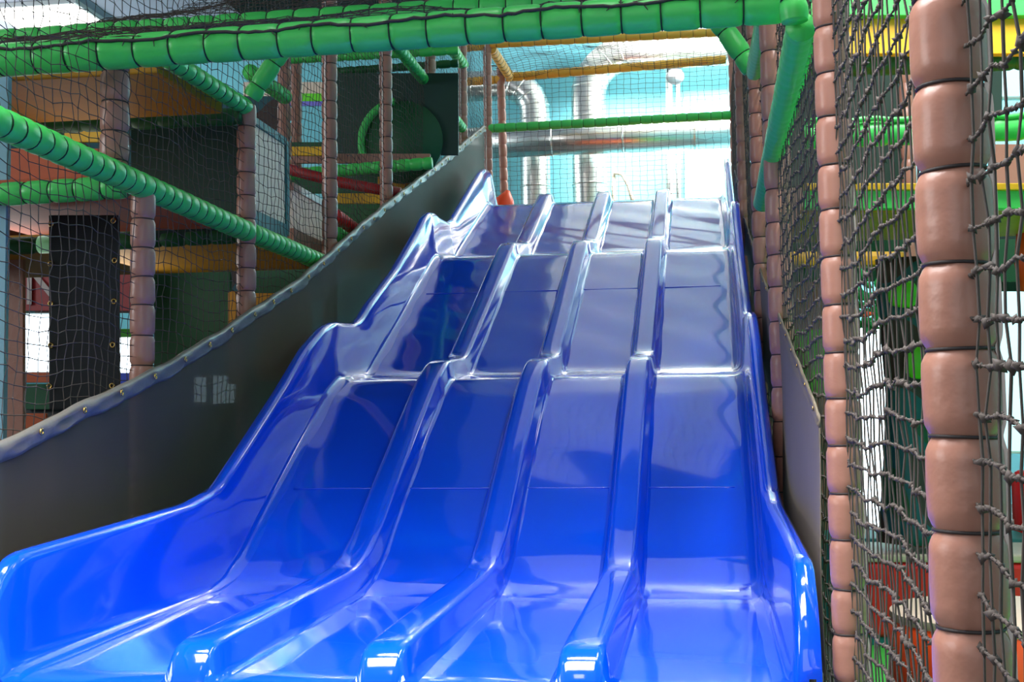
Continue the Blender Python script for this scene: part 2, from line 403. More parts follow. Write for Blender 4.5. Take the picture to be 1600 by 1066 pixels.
sleeve('padded_beam', p+Vector((-.03, 0, .1)), p+Vector((.05, .02, -.03)), .035, .06, M['green'], 'green sleeve stub at the top of second right post', 'padded beam', None, tie_mat='tie_green')

# ------------------------------------------------------------------ front beam, roof net, cross beam
A = onY(-60, 99, 4.1); B = onY(1262, 5, 4.1); A = A+(A-B)*.42
fb = sleeve('padded_beam', A, B, .062, .135, M['green'], 'long green padded beam crossing above the slide entrance', 'padded beam', 'green beams of the play frame', pinch=.09, tie_mat='tie_green', n=32, rings=12)
mb = MB(); rg = random.Random(5); L = (B-A).length
pts = [A.lerp(B, i/160)+Vector((0, -.061+.004*rg.uniform(-1, 1), .022+.006*math.sin(i*.4)+.004*rg.uniform(-1, 1))) for i in range(161)]
mb.tube(pts, .0062, 6)
for i in range(0, 160, 4):
    p = pts[i]; mb.tube([p, p+Vector((rg.uniform(-.03, .03), -.008, rg.uniform(-.03, .01)))], [.003, .0012], 5)
mb.build('lashing_rope', M['tie'], fb)['label'] = 'dark rope lashing the net to the beam'
Yc = 5.6; zc = EYE+1.93
cb = sleeve('padded_beam', (-3.9, Yc, zc), (.36, Yc, zc+.02), .055, .13, M['green'], 'green cross beam under the ceiling behind the front beam', 'padded beam', 'green beams of the play frame', tie_mat='tie_green')
G = grid((-3.3, 4.06, EYE+1.375), (3.7, 0, 0), (0, 1.56, .58), .062, .058, .004, .02, 8)
net('roof_net', G, .0019, .004, M['rope'], 'sloping net roof tied to the top of the front green beam', 'net', 'play frame nets')
G = grid((-3.3, 5.65, EYE+1.95), (3.7, 0, 0), (0, 3.4, 1.5), .07, .07, .005, .03, 9)
net('roof_net', G, .0018, 0, M['rope'], 'upper net roof rising from green cross beam towards the back', 'net', 'play frame nets')

# ------------------------------------------------------------------ left-hand net wall
LP = [(222, 560, .0, 2.12+.02, .048, 'brown padded post under the sloping green rail at far left'),
      (385, 330, .0, 2.72, .047, 'brown padded post where two green braces meet at left'),
      (515, 240, .0, 3.9, .047, 'brown padded post beside the pale screens at left'),
      (603, 200, .0, 4.4, .047, 'brown padded post before the green tube mouth'),
      (673, 150, .0, 4.9, .047, 'brown padded post right of the green tube mouth'),
      (723, 150, .0, 5.2, .046, 'slim brown padded post below the short upper rail'),
      (762, 150, .0, 5.34, .047, 'brown padded corner post left of the yellow back beams')]
LY = []
for i, (x, y, z0, z1, R, lab) in enumerate(LP):
    p = onX(x, y, XL); LY.append(p.y)
    sleeve('padded_post', (XL, p.y, z0), (XL, p.y, z1), R, .115, M['brown'], lab, 'padded post', 'brown padded posts of the left net wall', ties=i < 4, pinch=.13, seed=20+i, seam=(-.3, -1, 0) if 2 <= i else None)
p = onX(183, 200, -2.15)
sleeve('padded_post', (-2.15, p.y-.02, EYE+.93), (-2.15, p.y-.02, EYE+1.40), .055, .115, M['brown'], 'short brown padded post hanging from front beam to green rail', 'padded post', 'brown padded posts of the left net wall', seed=31)
a = onX(-70, 162, XL+.01); b = onX(386, 362, XL+.01); a = a+(a-b)*.75
sleeve('padded_rail', a, b, .0505, .085, M['green'], 'thick green padded rail slanting across the left net', 'padded rail', 'green rails of the play frame', tie_mat='tie_green', n=26, pinch=.12)
a = onX(392, 364, XL+.01); b = onX(500, 409, XL+.01)
sleeve('padded_rail', a, b, .05, .085, M['green'], 'green padded rail below the two pale screens', 'padded rail', 'green rails of the play frame', tie_mat='tie_green', n=22, pinch=.12)
a = onX(526, 366, -2.16); b = onX(575, 398, -2.16)
sleeve('padded_rail', a, b, .05, .09, M['green'], 'short green rail dropping behind the skirt past the pale screens', 'padded rail', 'green rails of the play frame', tie_mat='tie_green')
a = onX(522, 338, -2.2); b = onX(574, 376, -2.2)
sleeve('padded_rail', a, b, .055, .09, M['red'], 'short shiny red rail above the short green one', 'padded rail', None, ties=False)
a = onX(262, 92, XL); b = onX(384, 168, XL)
sleeve('padded_rail', a, b, .042, .085, M['green'], 'green padded rail from the front beam to the braced post', 'padded rail', 'green rails of the play frame', tie_mat='tie_green')
a = onX(390, 112, -2.6); b = onX(446, 152, -2.6)
sleeve('padded_rail', a, b, .05, .09, M['green'], 'thin distant green rail ending at the far brown post', 'padded rail', 'green rails of the play frame', ties=False)
Yb = onX(388, 160, XL).y-.03
sleeve('padded_brace', onY(392, 152, Yb), onY(448, 68, Yb), .045, .13, M['green'], 'green corner brace rising from left post to front beam', 'padded brace', 'green corner braces', tie_mat='tie_green')
a = onX(612, 62, XL); b = onX(676, 142, XL)
sleeve('padded_rail', a, b, .048, .09, M['green'], 'pale lit green rail between the tube mouth posts, upper length', 'padded rail', 'green rails of the play frame', ties=False)
a = onX(679, 146, XL); b = onX(722, 200, XL)
sleeve('padded_rail', a, b, .048, .09, M['green'], 'pale lit green rail between the tube mouth posts, lower length', 'padded rail', 'green rails of the play frame', ties=False, rag=.02)
a = onX(698, 64, XL); b = onX(724, 102, XL)
sleeve('padded_rail', a, b, .055, .1, M['green'], 'short green rail just under the front beam near the yellow frame', 'padded rail', 'green rails of the play frame', ties=False, rag=.02)
def lnet():
    ysn = np.arange(2.5, 12.6, .058); zs = np.arange(.05, 5.2, .046); g = np.random.default_rng(14)
    Y, Z = np.meshgrid(ysn, zs, indexing='ij')
    X = np.full_like(Y, XL)+.02*np.sin(Y*4.6)*np.sin(Z*3)+g.normal(size=Y.shape)*.003
    Zs = Z-.03*np.sin(Y*4.6+.4)**2+g.normal(size=Y.shape)*.004
    return np.stack([X, Y+.012*np.sin(Z*4)+g.normal(size=Y.shape)*.004, Zs], -1)
net('safety_net', lnet(), .0016, .0032, M['rope'], 'grey knotted safety net stretched along the left side above the skirt', 'net', 'play frame nets', kn_lim=9)

# ------------------------------------------------------------------ grey skirts beside the slide
def skirt(X, top, low, material, label, nsub, hemh, see, ghem, seed, Xf=None, hs=1.0):
    rg = random.Random(seed)
    T = np.array(top); ysn = np.arange(T[0, 0], T[-1, 0], .045); zt = np.interp(ysn, T[:, 0], T[:, 1])
    k = np.ones(7)/7; zt = np.convolve(np.pad(zt, 3, mode='edge'), k, 'valid')
    Lw = np.array(low); zl = np.interp(ysn, Lw[:, 0], Lw[:, 1])
    xf = Xf or (lambda y: X)
    rows = []
    for y, a_, b_ in zip(ysn, zl, zt):
        row = []
        for j in range(13):
            t = j/12
            row.append((xf(y)+.007*math.sin(y*5+t*3)*math.sin(math.pi*t), y, EYE+a_+(b_-a_)*t))
        rows.append(row)
    mb = MB(); n = 13; mb.add([v for r in rows for v in r], [(i*n+j, (i+1)*n+j, (i+1)*n+j+1, i*n+j+1) for i in range(len(rows)-1) for j in range(n-1)])
    o = mb.build('slide_skirt', material); tag(o, label, 'skirt', 'grey cloth skirts')
    s = o.modifiers.new('t', 'SOLIDIFY'); s.thickness = .002
    sg = 1 if X < -1 else -1
    # rolled hem
    yh = np.arange(T[0, 0], T[-1, 0], .02); zh = np.interp(yh, ysn, zt); rings = []
    for i, y in enumerate(yh):
        q = (y-T[0, 0])/.27; pk = math.cos(2*math.pi*q); wv = .006*math.sin(q*6.28+.6)+.004*math.sin(q*13+1)+.004*math.sin(q*4.1)
        c = zh[i]-.002*(1+pk)+.003*math.sin(q*3.3)
        rings.append([(xf(y)-sg*.006*hs, y, EYE+c-hemh), (xf(y)+sg*hs*(.008+wv*.5), y, EYE+c-hemh), (xf(y)+sg*hs*(.018+wv), y, EYE+c-hemh*.72), (xf(y)+sg*hs*(.012-wv), y, EYE+c-hemh*.4),
                      (xf(y)+sg*hs*(.018+wv*.6), y, EYE+c-hemh*.15), (xf(y)+sg*hs*.006, y, EYE+c+.006*hs), (xf(y)-sg*hs*.008, y, EYE+c)])
    mb = MB(); mb.sweep(rings); hm = mb.build('hem', ghem, o)
    y = T[0, 0]+.12
    while y < T[-1, 0]-.05:
        z = float(np.interp(y, ysn, zt))+EYE-hemh*.35
        mb = MB(); R, r = .0085*(.4+.6*hs), .0035*(.4+.6*hs)
        rr = [[(xf(y)+sg*(.026*hs+r*math.sin(2*math.pi*j/6)), y+(R+r*math.cos(2*math.pi*j/6))*math.cos(a0), z+(R+r*math.cos(2*math.pi*j/6))*math.sin(a0)) for j in range(6)] for a0 in [2*math.pi*i/12 for i in range(13)]]
        mb.sweep(rr, caps=False); mb.build('grommet', M['brass'], hm)
        y += .27*rg.uniform(.92, 1.08)
    return o
LT = [tuple(onX(x, y, -2.03))[1:] for x, y in [(-60, 724), (0, 690), (120, 632), (240, 577), (330, 525), (400, 478), (460, 440), (510, 397), (560, 352), (620, 303), (690, 250), (757, 194)]]
LT = [(y, z-EYE) for y, z in LT]
LOW = [(y, float(np.interp(y, ys, zb))-.25) for y in np.arange(2.6, 12.8, .2)]
skirt(-2.03, LT, LOW, M['skirt'], 'long grey mesh skirt beside the left wall of the slide', 24, .062, .2, M['hem'], 3)
RTp = [onR(x, y, -.025) for x, y in [(1281, 656), (1268, 612), (1250, 570), (1222, 500), (1195, 440), (1160, 330), (1148, 262)]]
RT2 = [(p.y, p.z-EYE) for p in RTp]
LOWR = [(y, float(np.interp(y, ys, zb))-.05) for y in np.arange(2.6, 12.8, .2)]
skirt(.33, RT2, LOWR, M['skirt_r'], 'grey cloth skirt filling the gap along the right slide wall', 24, .03, 0, M['skirt_r'], 8, lambda y: XR(y)-.025, .3)

# ------------------------------------------------------------------ back frame of the slide top
YB, YC = 12.7, 13.9
G1 = 'yellow beams of the back frame'
hbeam(766, 69, 1134, 50, YB, .046, .14, 'yellow', 'nearer yellow padded beam high behind the slide top', group=G1, pinch=.1)
hbeam(791, 121, 1134, 93, YC, .052, .14, 'yellow', 'farther yellow padded beam, lower in view, behind slide top', group=G1, pinch=.1)
hbeam(728, 74, 758, 71, YB, .05, .14, 'yellow', 'short yellow beam end left of the back corner post', group=G1, pinch=.1)
hbeam(728, 128, 784, 124, YC, .05, .14, 'yellow', 'short farther yellow beam seen left of back corner post', group=G1, pinch=.1)
sleeve('padded_beam', onY(768, 76, YB), onY(797, 120, YC), .055, .13, M['yellow'], 'slanted yellow beam joining the two back frames at left', 'padded beam', G1, pinch=.08)
hbeam(764, 201, 1142, 180, YB, .048, .12, 'green', 'green padded guard rail across the top of the slide', 'padded_rail', 'padded rail', pinch=.1, tie_mat='tie_green')
p = onY(789, 250, YC)
sleeve('padded_post', (p.x, YC, 3.0), (p.x-.04, YC, 5.3), .05, .14, M['brown'], 'brown post behind the green guard rail, under slanted yellow beam', 'padded post', None, ties=False)
pl, pr = onY(764, 330, YC), onY(1140, 315, YC)
zt = onY(790, 118, YC).z
net('back_net', grid((pl.x, YC+.03, 3.0), (pr.x-pl.x, 0, 0), (0, 0, zt-3.0), .085, .056, .004, .01, 4), .0021, 0, M['rope'], 'fine net closing the back of the slide top, turquoise wall behind', 'net', 'play frame nets')
net('roof_net', grid((pl.x+.1, YB, zt), (pr.x-pl.x-.1, 0, 0), (0, YC-YB, 0), .075, .055, .004, .03, 6), .0021, 0, M['rope'], 'net roof lying between the two yellow back beams', 'net', 'play frame nets')
mb = MB(); mb.box((XL+.06, 11.52, EYE+1.74), (XR(12)-.06, YC-.02, EYE+1.855))
tag(mb.build('slide_deck', M['terracotta'], loc=(-.8, 12.6, EYE+1.8), smooth=False, bevel=.01), 'high deck at the head of the slide under guard rail', 'deck')
mb = MB(); c = onY(790, 305, 12.9)
mb.tube([c+Vector((-.02, 0, -.25)), c+Vector((-.01, 0, -.05)), c+Vector((.03, 0, .05))], [.12, .1, .02], 14)
tag(mb.build('padded_bollard', M['orange'], loc=c), 'orange padded corner peeping over the slide top by the far post', 'padded bollard')

# ------------------------------------------------------------------ ducts, pipes and fittings before the back wall
def duct(path, R, label, n=28, gore=0):
    mb = MB(); mb.tube(path, R, n); o = mb.build('air_duct', M['steel'], loc=path[0]); tag(o, label, 'duct', 'silver air ducts')
    P = [Vector(p) for p in path]; acc = 0
    for i in range(1, len(P)):
        seg = (P[i]-P[i-1]); 
        if seg.length > .5:
            for k in range(int(seg.length/.9)+1):
                q = P[i-1]+seg*((k+.5)*.9/seg.length) if (k+.5)*.9 < seg.length else None
                if q is None: continue
                w = seg.normalized(); mb = MB(); mb.tube([q-w*.012, q-w*.006, q+w*.006, q+w*.012], [R, R+.012, R+.012, R], n); mb.build('duct_collar', M['steel'], o)
        elif i % 2 == 0:
            w = seg.normalized(); mb = MB(); q = P[i]; mb.tube([q-w*.012, q, q+w*.012], [R, R+.01, R], n); mb.build('duct_collar', M['steel'], o)
    return o
def arc(c, r, a0, a1, k, Y):
    return [Vector((c[0]+r*math.cos(math.radians(a0+(a1-a0)*i/k)), Y, c[1]+r*math.sin(math.radians(a0+(a1-a0)*i/k)))) for i in range(k+1)]
Y1 = 15.9
p = onY(922, 300, Y1); q = onY(922, 150, Y1); e = onY(985, 62, Y1); r_ = abs(e.x-q.x)
path = [Vector((p.x, Y1, .3)), Vector((p.x, Y1, 2.0)), Vector((p.x, Y1, q.z-.1))]+arc((p.x+r_, q.z), r_, 180, 90, 8, Y1)[0:]+[Vector((p.x+3.4, Y1, q.z+r_))]
duct(path, .23, 'tall silver air duct bending right under the ceiling')
p = onY(837, 300, Y1); q = onY(837, 175, Y1); e = onY(790, 140, Y1); r_ = abs(e.x-p.x)
path = [Vector((p.x, Y1, .3)), Vector((p.x, Y1, 2.0)), Vector((p.x, Y1, q.z-.05))]+arc((p.x-r_, q.z), r_, 0, 90, 8, Y1)+[Vector((p.x-2.2, Y1, q.z+r_))]
duct(path, .2, 'silver air duct with elbow turning left behind far post')
Y2 = 15.2
a = onY(700, 226, Y2); b = onY(1190, 205, Y2)
duct([a, b], .2, 'horizontal silver air duct crossing behind the green guard rail')
def pipe(pts, R, label, mt='white_paint', name='wall_pipe', cat='pipe'):
    mb = MB(); mb.tube(pts, R, 10); return tag(mb.build(name, M[mt], loc=pts[0]), label, cat)
pipe([onY(1046, 330, 16.3), onY(1045, 90, 16.3)], .045, 'white vertical wall pipe below the floodlight')
pipe([onY(1060, 330, 16.3), onY(1059, 90, 16.3)], .028, 'thin white wall pipe right of the thicker white pipe')
pipe([onY(959, 330, 16.2), onY(959, 262, 16.2)], .03, 'thin cream upright pipe beside the tall duct', 'beige')
pipe([onY(959, 270, 16.15), onY(972, 272, 16.15), onY(982, 290, 16.15), onY(992, 325, 16.15)], .028, 'bent cream handrail on the turquoise wall', 'beige', 'handrail', 'handrail')
fl = empty('floodlight', onY(1055, 112, 16.1)); tag(fl, 'small grey floodlight high on the turquoise back wall', 'floodlight')
c = fl.location
mb = MB(); mb.tube([c+Vector((0, .05, .08)), c, c+Vector((0, -.12, -.1))], [.05, .09, .12], 14); mb.build('housing', M['grey_paint'], fl)
mb = MB(); mb.tube([c+Vector((-.09, .1, .2)), c+Vector((-.1, 0, 0)), c+Vector((-.06, -.02, -.03))], .012, 8); mb.build('bracket', M['grey_paint'], fl)
mb = MB(); mb.tube([c+Vector((0, -.122, -.102)), c+Vector((0, -.125, -.105))], [.1, .1], 14); mb.build('lens', M['grey_paint'], fl)

# ------------------------------------------------------------------ left play frame: decks, boards and far pieces
GB = 'green beams of the play frame'
def deck(name, x0, x1, y0, y1, z, material, label, th=.06):
    mb = MB(); mb.box((x0, y0, z), (x1, y1, z+th)); return tag(mb.build(name, material, loc=((x0+x1)/2, (y0+y1)/2, z), smooth=False, bevel=.008), label, 'deck', 'decks of the left play frame')
deck('play_deck', -4.2, -2.17, 4.72, 5.42, EYE+1.45, M['gold'], 'upper ochre deck seen from below at far left')
deck('play_deck', -4.2, -2.17, 4.5, 5.52, EYE+.92, M['terracotta'], 'terracotta brown deck underside below the nearer green cross beam')
deck('play_deck', -5.2, -2.2, 5.72, 7.0, EYE+.90, M['gold'], 'ochre deck underside behind the slanting left rail')
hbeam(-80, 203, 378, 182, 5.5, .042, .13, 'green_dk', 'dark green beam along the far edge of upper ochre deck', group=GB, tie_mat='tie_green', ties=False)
hbeam(-60, 308, 196, 292, 4.42, .047, .11, 'green', 'green cross beam joining the slanting left rail at far left', group=GB, tie_mat='tie_green')
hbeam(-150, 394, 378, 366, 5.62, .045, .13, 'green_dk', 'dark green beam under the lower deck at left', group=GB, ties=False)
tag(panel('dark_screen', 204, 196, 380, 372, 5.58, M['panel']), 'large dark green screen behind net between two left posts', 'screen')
tag(panel('board', -60, 232, 166, 300, 6.6, M['terracotta']), 'orange brown board under the upper ochre deck', 'board')
tag(panel('board', 100, 198, 160, 222, 8.2, M['yellow_board']), 'small bright yellow board glimpsed under the upper deck', 'board')
tag(panel('dark_screen', -60, 380, 36, 720, 6.2, M['brown']), 'dim brown screen left of the far window at left edge', 'screen')
deck('play_deck', -3.9, -2.16, 6.0, 10.6, 4.8, M['panel'], 'assumed dark deck added high over the left play frame, above the front beam')  # assumed slab, added to darken what the left slide lanes reflect
mb = MB(); mb.box((-2.2, 6.0, 4.87), (-2.16, 10.5, 6.2)); tag(mb.build('dark_screen', M['panel'], loc=(-2.18, 8, 4.87), smooth=False), 'added dark green sheet at the side of the assumed high left deck', 'screen')  # added upright sheet that blocks bright ceiling from the left lanes' reflections
# black curtain with grommets
bc = panel('black_curtain', 76, 336, 186, 640, 4.9, M['black'], .012); tag(bc, 'black vinyl curtain with brass eyelets hanging at far left', 'curtain')
for x, y in [(79, 412), (79, 475), (79, 540), (77, 604), (179, 407), (178, 471), (176, 539), (175, 603), (177, 345), (80, 350)]:
    c = onY(x, y, 4.892); mb = MB(); R, r = .010, .004
    mb.sweep([[(c.x+(R+r*math.cos(2*math.pi*j/6))*math.cos(a0), c.y+r*math.sin(2*math.pi*j/6), c.z+(R+r*math.cos(2*math.pi*j/6))*math.sin(a0)) for j in range(6)] for a0 in [2*math.pi*i/12 for i in range(13)]], caps=False)
    mb.build('eyelet', M['brass'], bc)
# red sign behind
sg = panel('sign', 20, 408, 214, 486, 9.0, M['red_dk']); tag(sg, 'dark red sign with pale letters half hidden by the black curtain', 'sign')
fc = bpy.data.curves.new('lettering', 'FONT'); fc.body = 'NO'; fc.size = .44; fc.extrude = .004; fc.materials.append(M['letter'])
ft = bpy.data.objects.new('letter_curve', fc); COL.objects.link(ft)
fm = bpy.data.meshes.new_from_object(ft.evaluated_get(bpy.context.evaluated_depsgraph_get())); bpy.data.objects.remove(ft)
fo = bpy.data.objects.new('lettering', fm); COL.objects.link(fo); fo.parent = sg
c = onY(36, 476, 8.975); fo.location = c-sg.location; fo.rotation_euler = (math.pi/2, 0, 0)
tag(panel('dark_screen', -620, 150, 436, 489, 11.2, M['trunk']), 'added dark mottled backing screen far behind the left decks', 'screen')  # added sheet that keeps the gaps dark and blocks reflected wall light
# far window strip, greenery and bright spots beyond the left frame
def lit(name, x0, y0, x1, y1, Y, mt, label, cat='window'):
    fr = panel(name, x0-4, y0-4, x1+4, y1+4, Y, M['white_paint'], .08)
    pn = panel('pane', x0, y0, x1, y1, Y-.012, M[mt], .02, fr, bevel=0); return struct(fr, label, cat)
lit('window_1', 30, 492, 98, 580, 12.5, 'daylight', 'bright window left of the black curtain')
lit('window_2', 182, 528, 206, 582, 12.5, 'daylight', 'bright window strip right of the black curtain')
lit('window_3', 240, 588, 249, 626, 14.0, 'daylight_dim', 'narrow bright slit seen through the left skirt')
lit('window_4', 304, 590, 321, 628, 14.0, 'daylight_dim', 'narrow bright window seen through the left skirt')
lit('window_5', 333, 588, 366, 634, 14.0, 'daylight_dim', 'squarish bright window seen through the left skirt')
tag(panel('board', 182, 514, 204, 527, 12.3, M['lime']), 'small green board over the window strip beside black curtain', 'board')
tag(panel('board', 182, 583, 206, 604, 12.3, M['navy']), 'small bright blue block below the window strip', 'board')
tag(panel('board', 28, 582, 96, 598, 9.2, M['terracotta']), 'brown sill board below the far left window', 'board')
tag(panel('board', 30, 600, 90, 640, 9.4, M['forest']), 'dark green board below the brown sill board', 'board')
tag(panel('picture_frame', 33, 646, 72, 676, 9.3, M['terracotta']), 'small orange board just above the skirt at far left', 'board')
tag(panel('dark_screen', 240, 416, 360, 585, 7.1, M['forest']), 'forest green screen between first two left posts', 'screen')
tag(panel('board', 356, 455, 369, 600, 7.0, M['gold']), 'narrow ochre upright board beside the braced left post', 'board')
tag(panel('board', 396, 458, 486, 596, 7.0, M['gold']), 'tan board seen dimly through the left skirt', 'board')
tag(panel('board', 396, 597, 446, 655, 7.4, M['lime']), 'green board seen dimly below the tan board', 'board')
tag(panel('board', 170, 670, 292, 706, 8.0, M['gold']), 'low ochre board glimpsed through the left skirt', 'board')
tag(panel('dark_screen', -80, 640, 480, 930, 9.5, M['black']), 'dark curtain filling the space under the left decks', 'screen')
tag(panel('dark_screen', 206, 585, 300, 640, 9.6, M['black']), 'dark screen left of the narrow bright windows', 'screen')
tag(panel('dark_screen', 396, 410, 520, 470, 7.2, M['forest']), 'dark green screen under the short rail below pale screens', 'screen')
c = Vector((-2.75, 6.3, EYE-.32))
mb = MB(); mb.tube([c+Vector((-.75, 0, -.45)), c+Vector((-.55, 0, -.12)), c+Vector((-.25, .1, .06)), c+Vector((.02, .5, .12)), c+Vector((.05, 1.2, .14))], [.26, .29, .3, .3, .3], 20)
tag(mb.build('crawl_tube', M['black'], loc=c), 'dark curved crawl tube seen dimly through left skirt', 'crawl tube')
# pale screens in the net wall
def side_screen(x0, x1, yt0, yt1, yb0, yb1, X, mt, trim, label, group):
    q = [onX(x0, yt0, X), onX(x1, yt1, X), onX(x1, yb1, X), onX(x0, yb0, X)]
    y0_, y1_ = q[0].y, q[1].y; zt_ = (q[0].z+q[1].z)/2; zb_ = (q[2].z+q[3].z)/2
    mb = MB(); mb.box((X-.02, y0_, zb_), (X, y1_, zt_)); o = mb.build('screen_panel', M[mt], loc=(X-.01, (y0_+y1_)/2, zb_), smooth=False, bevel=.003); tag(o, label, 'screen', group)
    for nm, lo, hi in (('top_trim', (X-.028, y0_-.01, zt_-.03), (X+.008, y1_+.01, zt_+.015)), ('bottom_trim', (X-.028, y0_-.01, zb_-.02), (X+.008, y1_+.01, zb_+.06)), ('edge_trim', (X-.028, y1_-.01, zb_), (X+.01, y1_+.045, zt_))):
        mb = MB(); mb.box(lo, hi); mb.build(nm, M[trim], o, smooth=False, bevel=.004)
    return o
side_screen(390, 446, 186, 216, 344, 366, -2.2, 'white', 'teal_trim', 'white vinyl screen with teal edges between left posts', 'pale screens')
side_screen(458, 508, 292, 316, 372, 396, -2.22, 'pinkish', 'brown', 'cream pink screen with brown edge, behind the white one', 'pale screens')
# far part of the left frame
YF = 9.6
for x, y0, y1, Y, lab in [(444, 92, 262, 8.6, 'far brown post beside the distant turquoise strip'), (463, 92, 262, 10.2, 'farther slim brown post right of its twin')]:
    a = onY(x, y1, Y); b = onY(x-2, y0-60, Y)
    sleeve('padded_post', (a.x, Y, 0), (a.x, Y, b.z), .05, .14, M['brown'], lab, 'padded post', 'far brown posts of the left frame', ties=False)
hbeam(440, 93, 716, 78, 9.4, .04, .12, 'green', 'light green far beam just below the front beam at left', group=GB, ties=False)
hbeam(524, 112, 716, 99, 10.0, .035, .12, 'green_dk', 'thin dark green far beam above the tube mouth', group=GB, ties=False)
hbeam(455, 273, 675, 255, 8.9, .048, .1, 'green', 'plump segmented green far beam below the tube mouth', group=GB, ties=False)
tag(panel('board', 455, 222, 512, 234, 9.8, M['forest']), 'dark green strip above the far yellow strip', 'board')
tag(panel('board', 455, 229, 520, 243, 9.0, M['yellow_board']), 'far yellow strip between the pale screen and next post', 'board')
tag(panel('board', 455, 240, 672, 255, 9.2, M['brown']), 'far brown strip along the foot of the tube panel', 'board')
tag(panel('board', 520, 302, 606, 318, 9.0, M['yellow_board']), 'far yellow strip under the sloping red pipe', 'board')
tag(panel('board', 440, 262, 640, 302, 9.7, M['forest']), 'green board behind the sloping red pipe', 'board')
tag(panel('board', 590, 276, 640, 300, 9.6, M['gold']), 'dull ochre board right of the sloping red pipe', 'board')
tag(panel('board', 520, 318, 606, 352, 9.5, M['green_dk']), 'dark green board below the far yellow strip', 'board')
tag(panel('board', 455, 352, 640, 420, 10.5, M['gold']), 'dim ochre board low behind the skirt', 'board')
tp = tag(panel('tube_panel', 524, 114, 716, 242, 9.5, M['panel'], .03), 'dark green panel holding the round tube mouth', 'panel')
rim = empty('crawl_tube', onY(628, 222, 9.47)); tag(rim, 'round green tube mouth set in the dark green panel', 'crawl tube')
c = rim.location; R = .335
rings = []
for i in range(29):
    a0 = math.radians(99+101*i/28); rings.append([(c.x+(R+.032*math.cos(2*math.pi*j/8))*math.cos(a0), c.y-.015+.05*math.sin(2*math.pi*j/8), c.z+(R+.032*math.cos(2*math.pi*j/8))*math.sin(a0)) for j in range(8)])
mb = MB(); mb.sweep(rings); mb.build('rim', M['green'], rim)  # shaped as an arc: only the lit left side of the rim
mb = MB(); mb.tube([c+Vector((0, -.012, 0)), c+Vector((0, .03, 0))], R, 40); mb.build('tube_back', M['forest'], rim)
a = onY(440, 262, 8.4); b = onY(525, 284, 8.4); d_ = onY(625, 302, 8.4)
mb = MB(); mb.tube([a, a.lerp(b, .5), b, b.lerp(d_, .5), d_], .04, 14); tag(mb.build('red_pipe', M['red_dk'], loc=a), 'red pipe sloping behind the brown post at centre left', 'pipe')
# pieces on the far turquoise wall, seen between the posts
tag(panel('board', 380, 128, 512, 152, 16.57, M['beige']), 'pale grey band on the distant turquoise wall at left', 'board')
tag(panel('board', 440, 146, 512, 158, 16.55, M['lime']), 'pale green band on the distant turquoise wall', 'board')
tag(panel('board', 390, 158, 512, 165, 16.56, M['purple']), 'purple band on the distant turquoise wall', 'board')

# ------------------------------------------------------------------ right play area behind the net
GR = 'green beams of the right play area'
tag(panel('board', 1256, -30, 1700, 24, 5.7, M['green'], .05), 'green board at the very top behind the right net', 'board')
tag(panel('board', 1256, 26, 1700, 84, 5.75, M['yellow_board'], .05), 'wide yellow board high behind the right net', 'board')
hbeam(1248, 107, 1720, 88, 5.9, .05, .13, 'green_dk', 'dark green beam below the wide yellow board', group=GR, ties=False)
hbeam(1258, 214, 1720, 194, 5.3, .055, .14, 'green', 'bright green beam across the right play area', group=GR, tie_mat='tie_green')
mb = MB(); a = onY(1258, 190, 5.25); b = onY(1720, 176, 5.25); mb.tube([a.lerp(b, i/20)+Vector((0, 0, .006*math.sin(i*1.7))) for i in range(21)], .012, 8)
tag(mb.build('foam_strip', M['green'], loc=a), 'thin green foam strip above the bright right beam', 'foam strip')
tag(panel('dark_screen', 1236, 112, 1424, 292, 7.4, M['panel']), 'dark green screen between the right beams', 'screen')
tag(panel('dark_screen', 1545, 225, 1720, 292, 7.4, M['brown']), 'dull brown screen right of the nearest post', 'screen')
tag(panel('dark_screen', 1545, 95, 1566, 190, 7.4, M['panel']), 'narrow dark screen right of nearest post, high up', 'screen')
a = onY(1421, 300, 6.8)
sleeve('padded_post', (a.x, 6.8, 0), (a.x, 6.8, onY(1421, 60, 6.8).z), .04, .14, M['brown'], 'dim brown post behind the net left of the nearest post', 'padded post', None, ties=False)
dk = panel('play_deck', 1256, 297, 1720, 326, 5.5, M['green'], .05); tag(dk, 'right play deck with green fascia and yellow underside', 'deck')
panel('mat_edge', 1256, 286, 1720, 297, 5.48, M['yellow_board'], .08, dk)
zu = onY(1330, 327, 5.5).z; yf = onZ(1330, 374, zu).y
c0, c1 = onY(1256, 327, 5.5), onY(1720, 327, 5.5)
mb = MB(); mb.box((c0.x, 5.55, zu-.01), (c1.x+.4, yf, zu+.03)); mb.build('underside', M['gold'], dk, smooth=False)
tag(panel('bumper', 1216, 392, 1421, 416, 6.9, M['yellow_board'], .12, bevel=.03), 'yellow rounded bumper below the right deck', 'bumper')
tag(panel('bumper', 1436, 390, 1500, 415, 6.9, M['yellow_board'], .12, bevel=.03), 'second yellow bumper mostly behind the nearest post', 'bumper')
tag(panel('dark_screen', 1200, 374, 1720, 440, 8.6, M['forest']), 'forest green screen behind the yellow bumpers', 'screen')
tag(panel('dark_screen', 1192, 40, 1340, 900, 9.4, M['brown']), 'dull brown screen behind net between slide and second right post', 'screen')
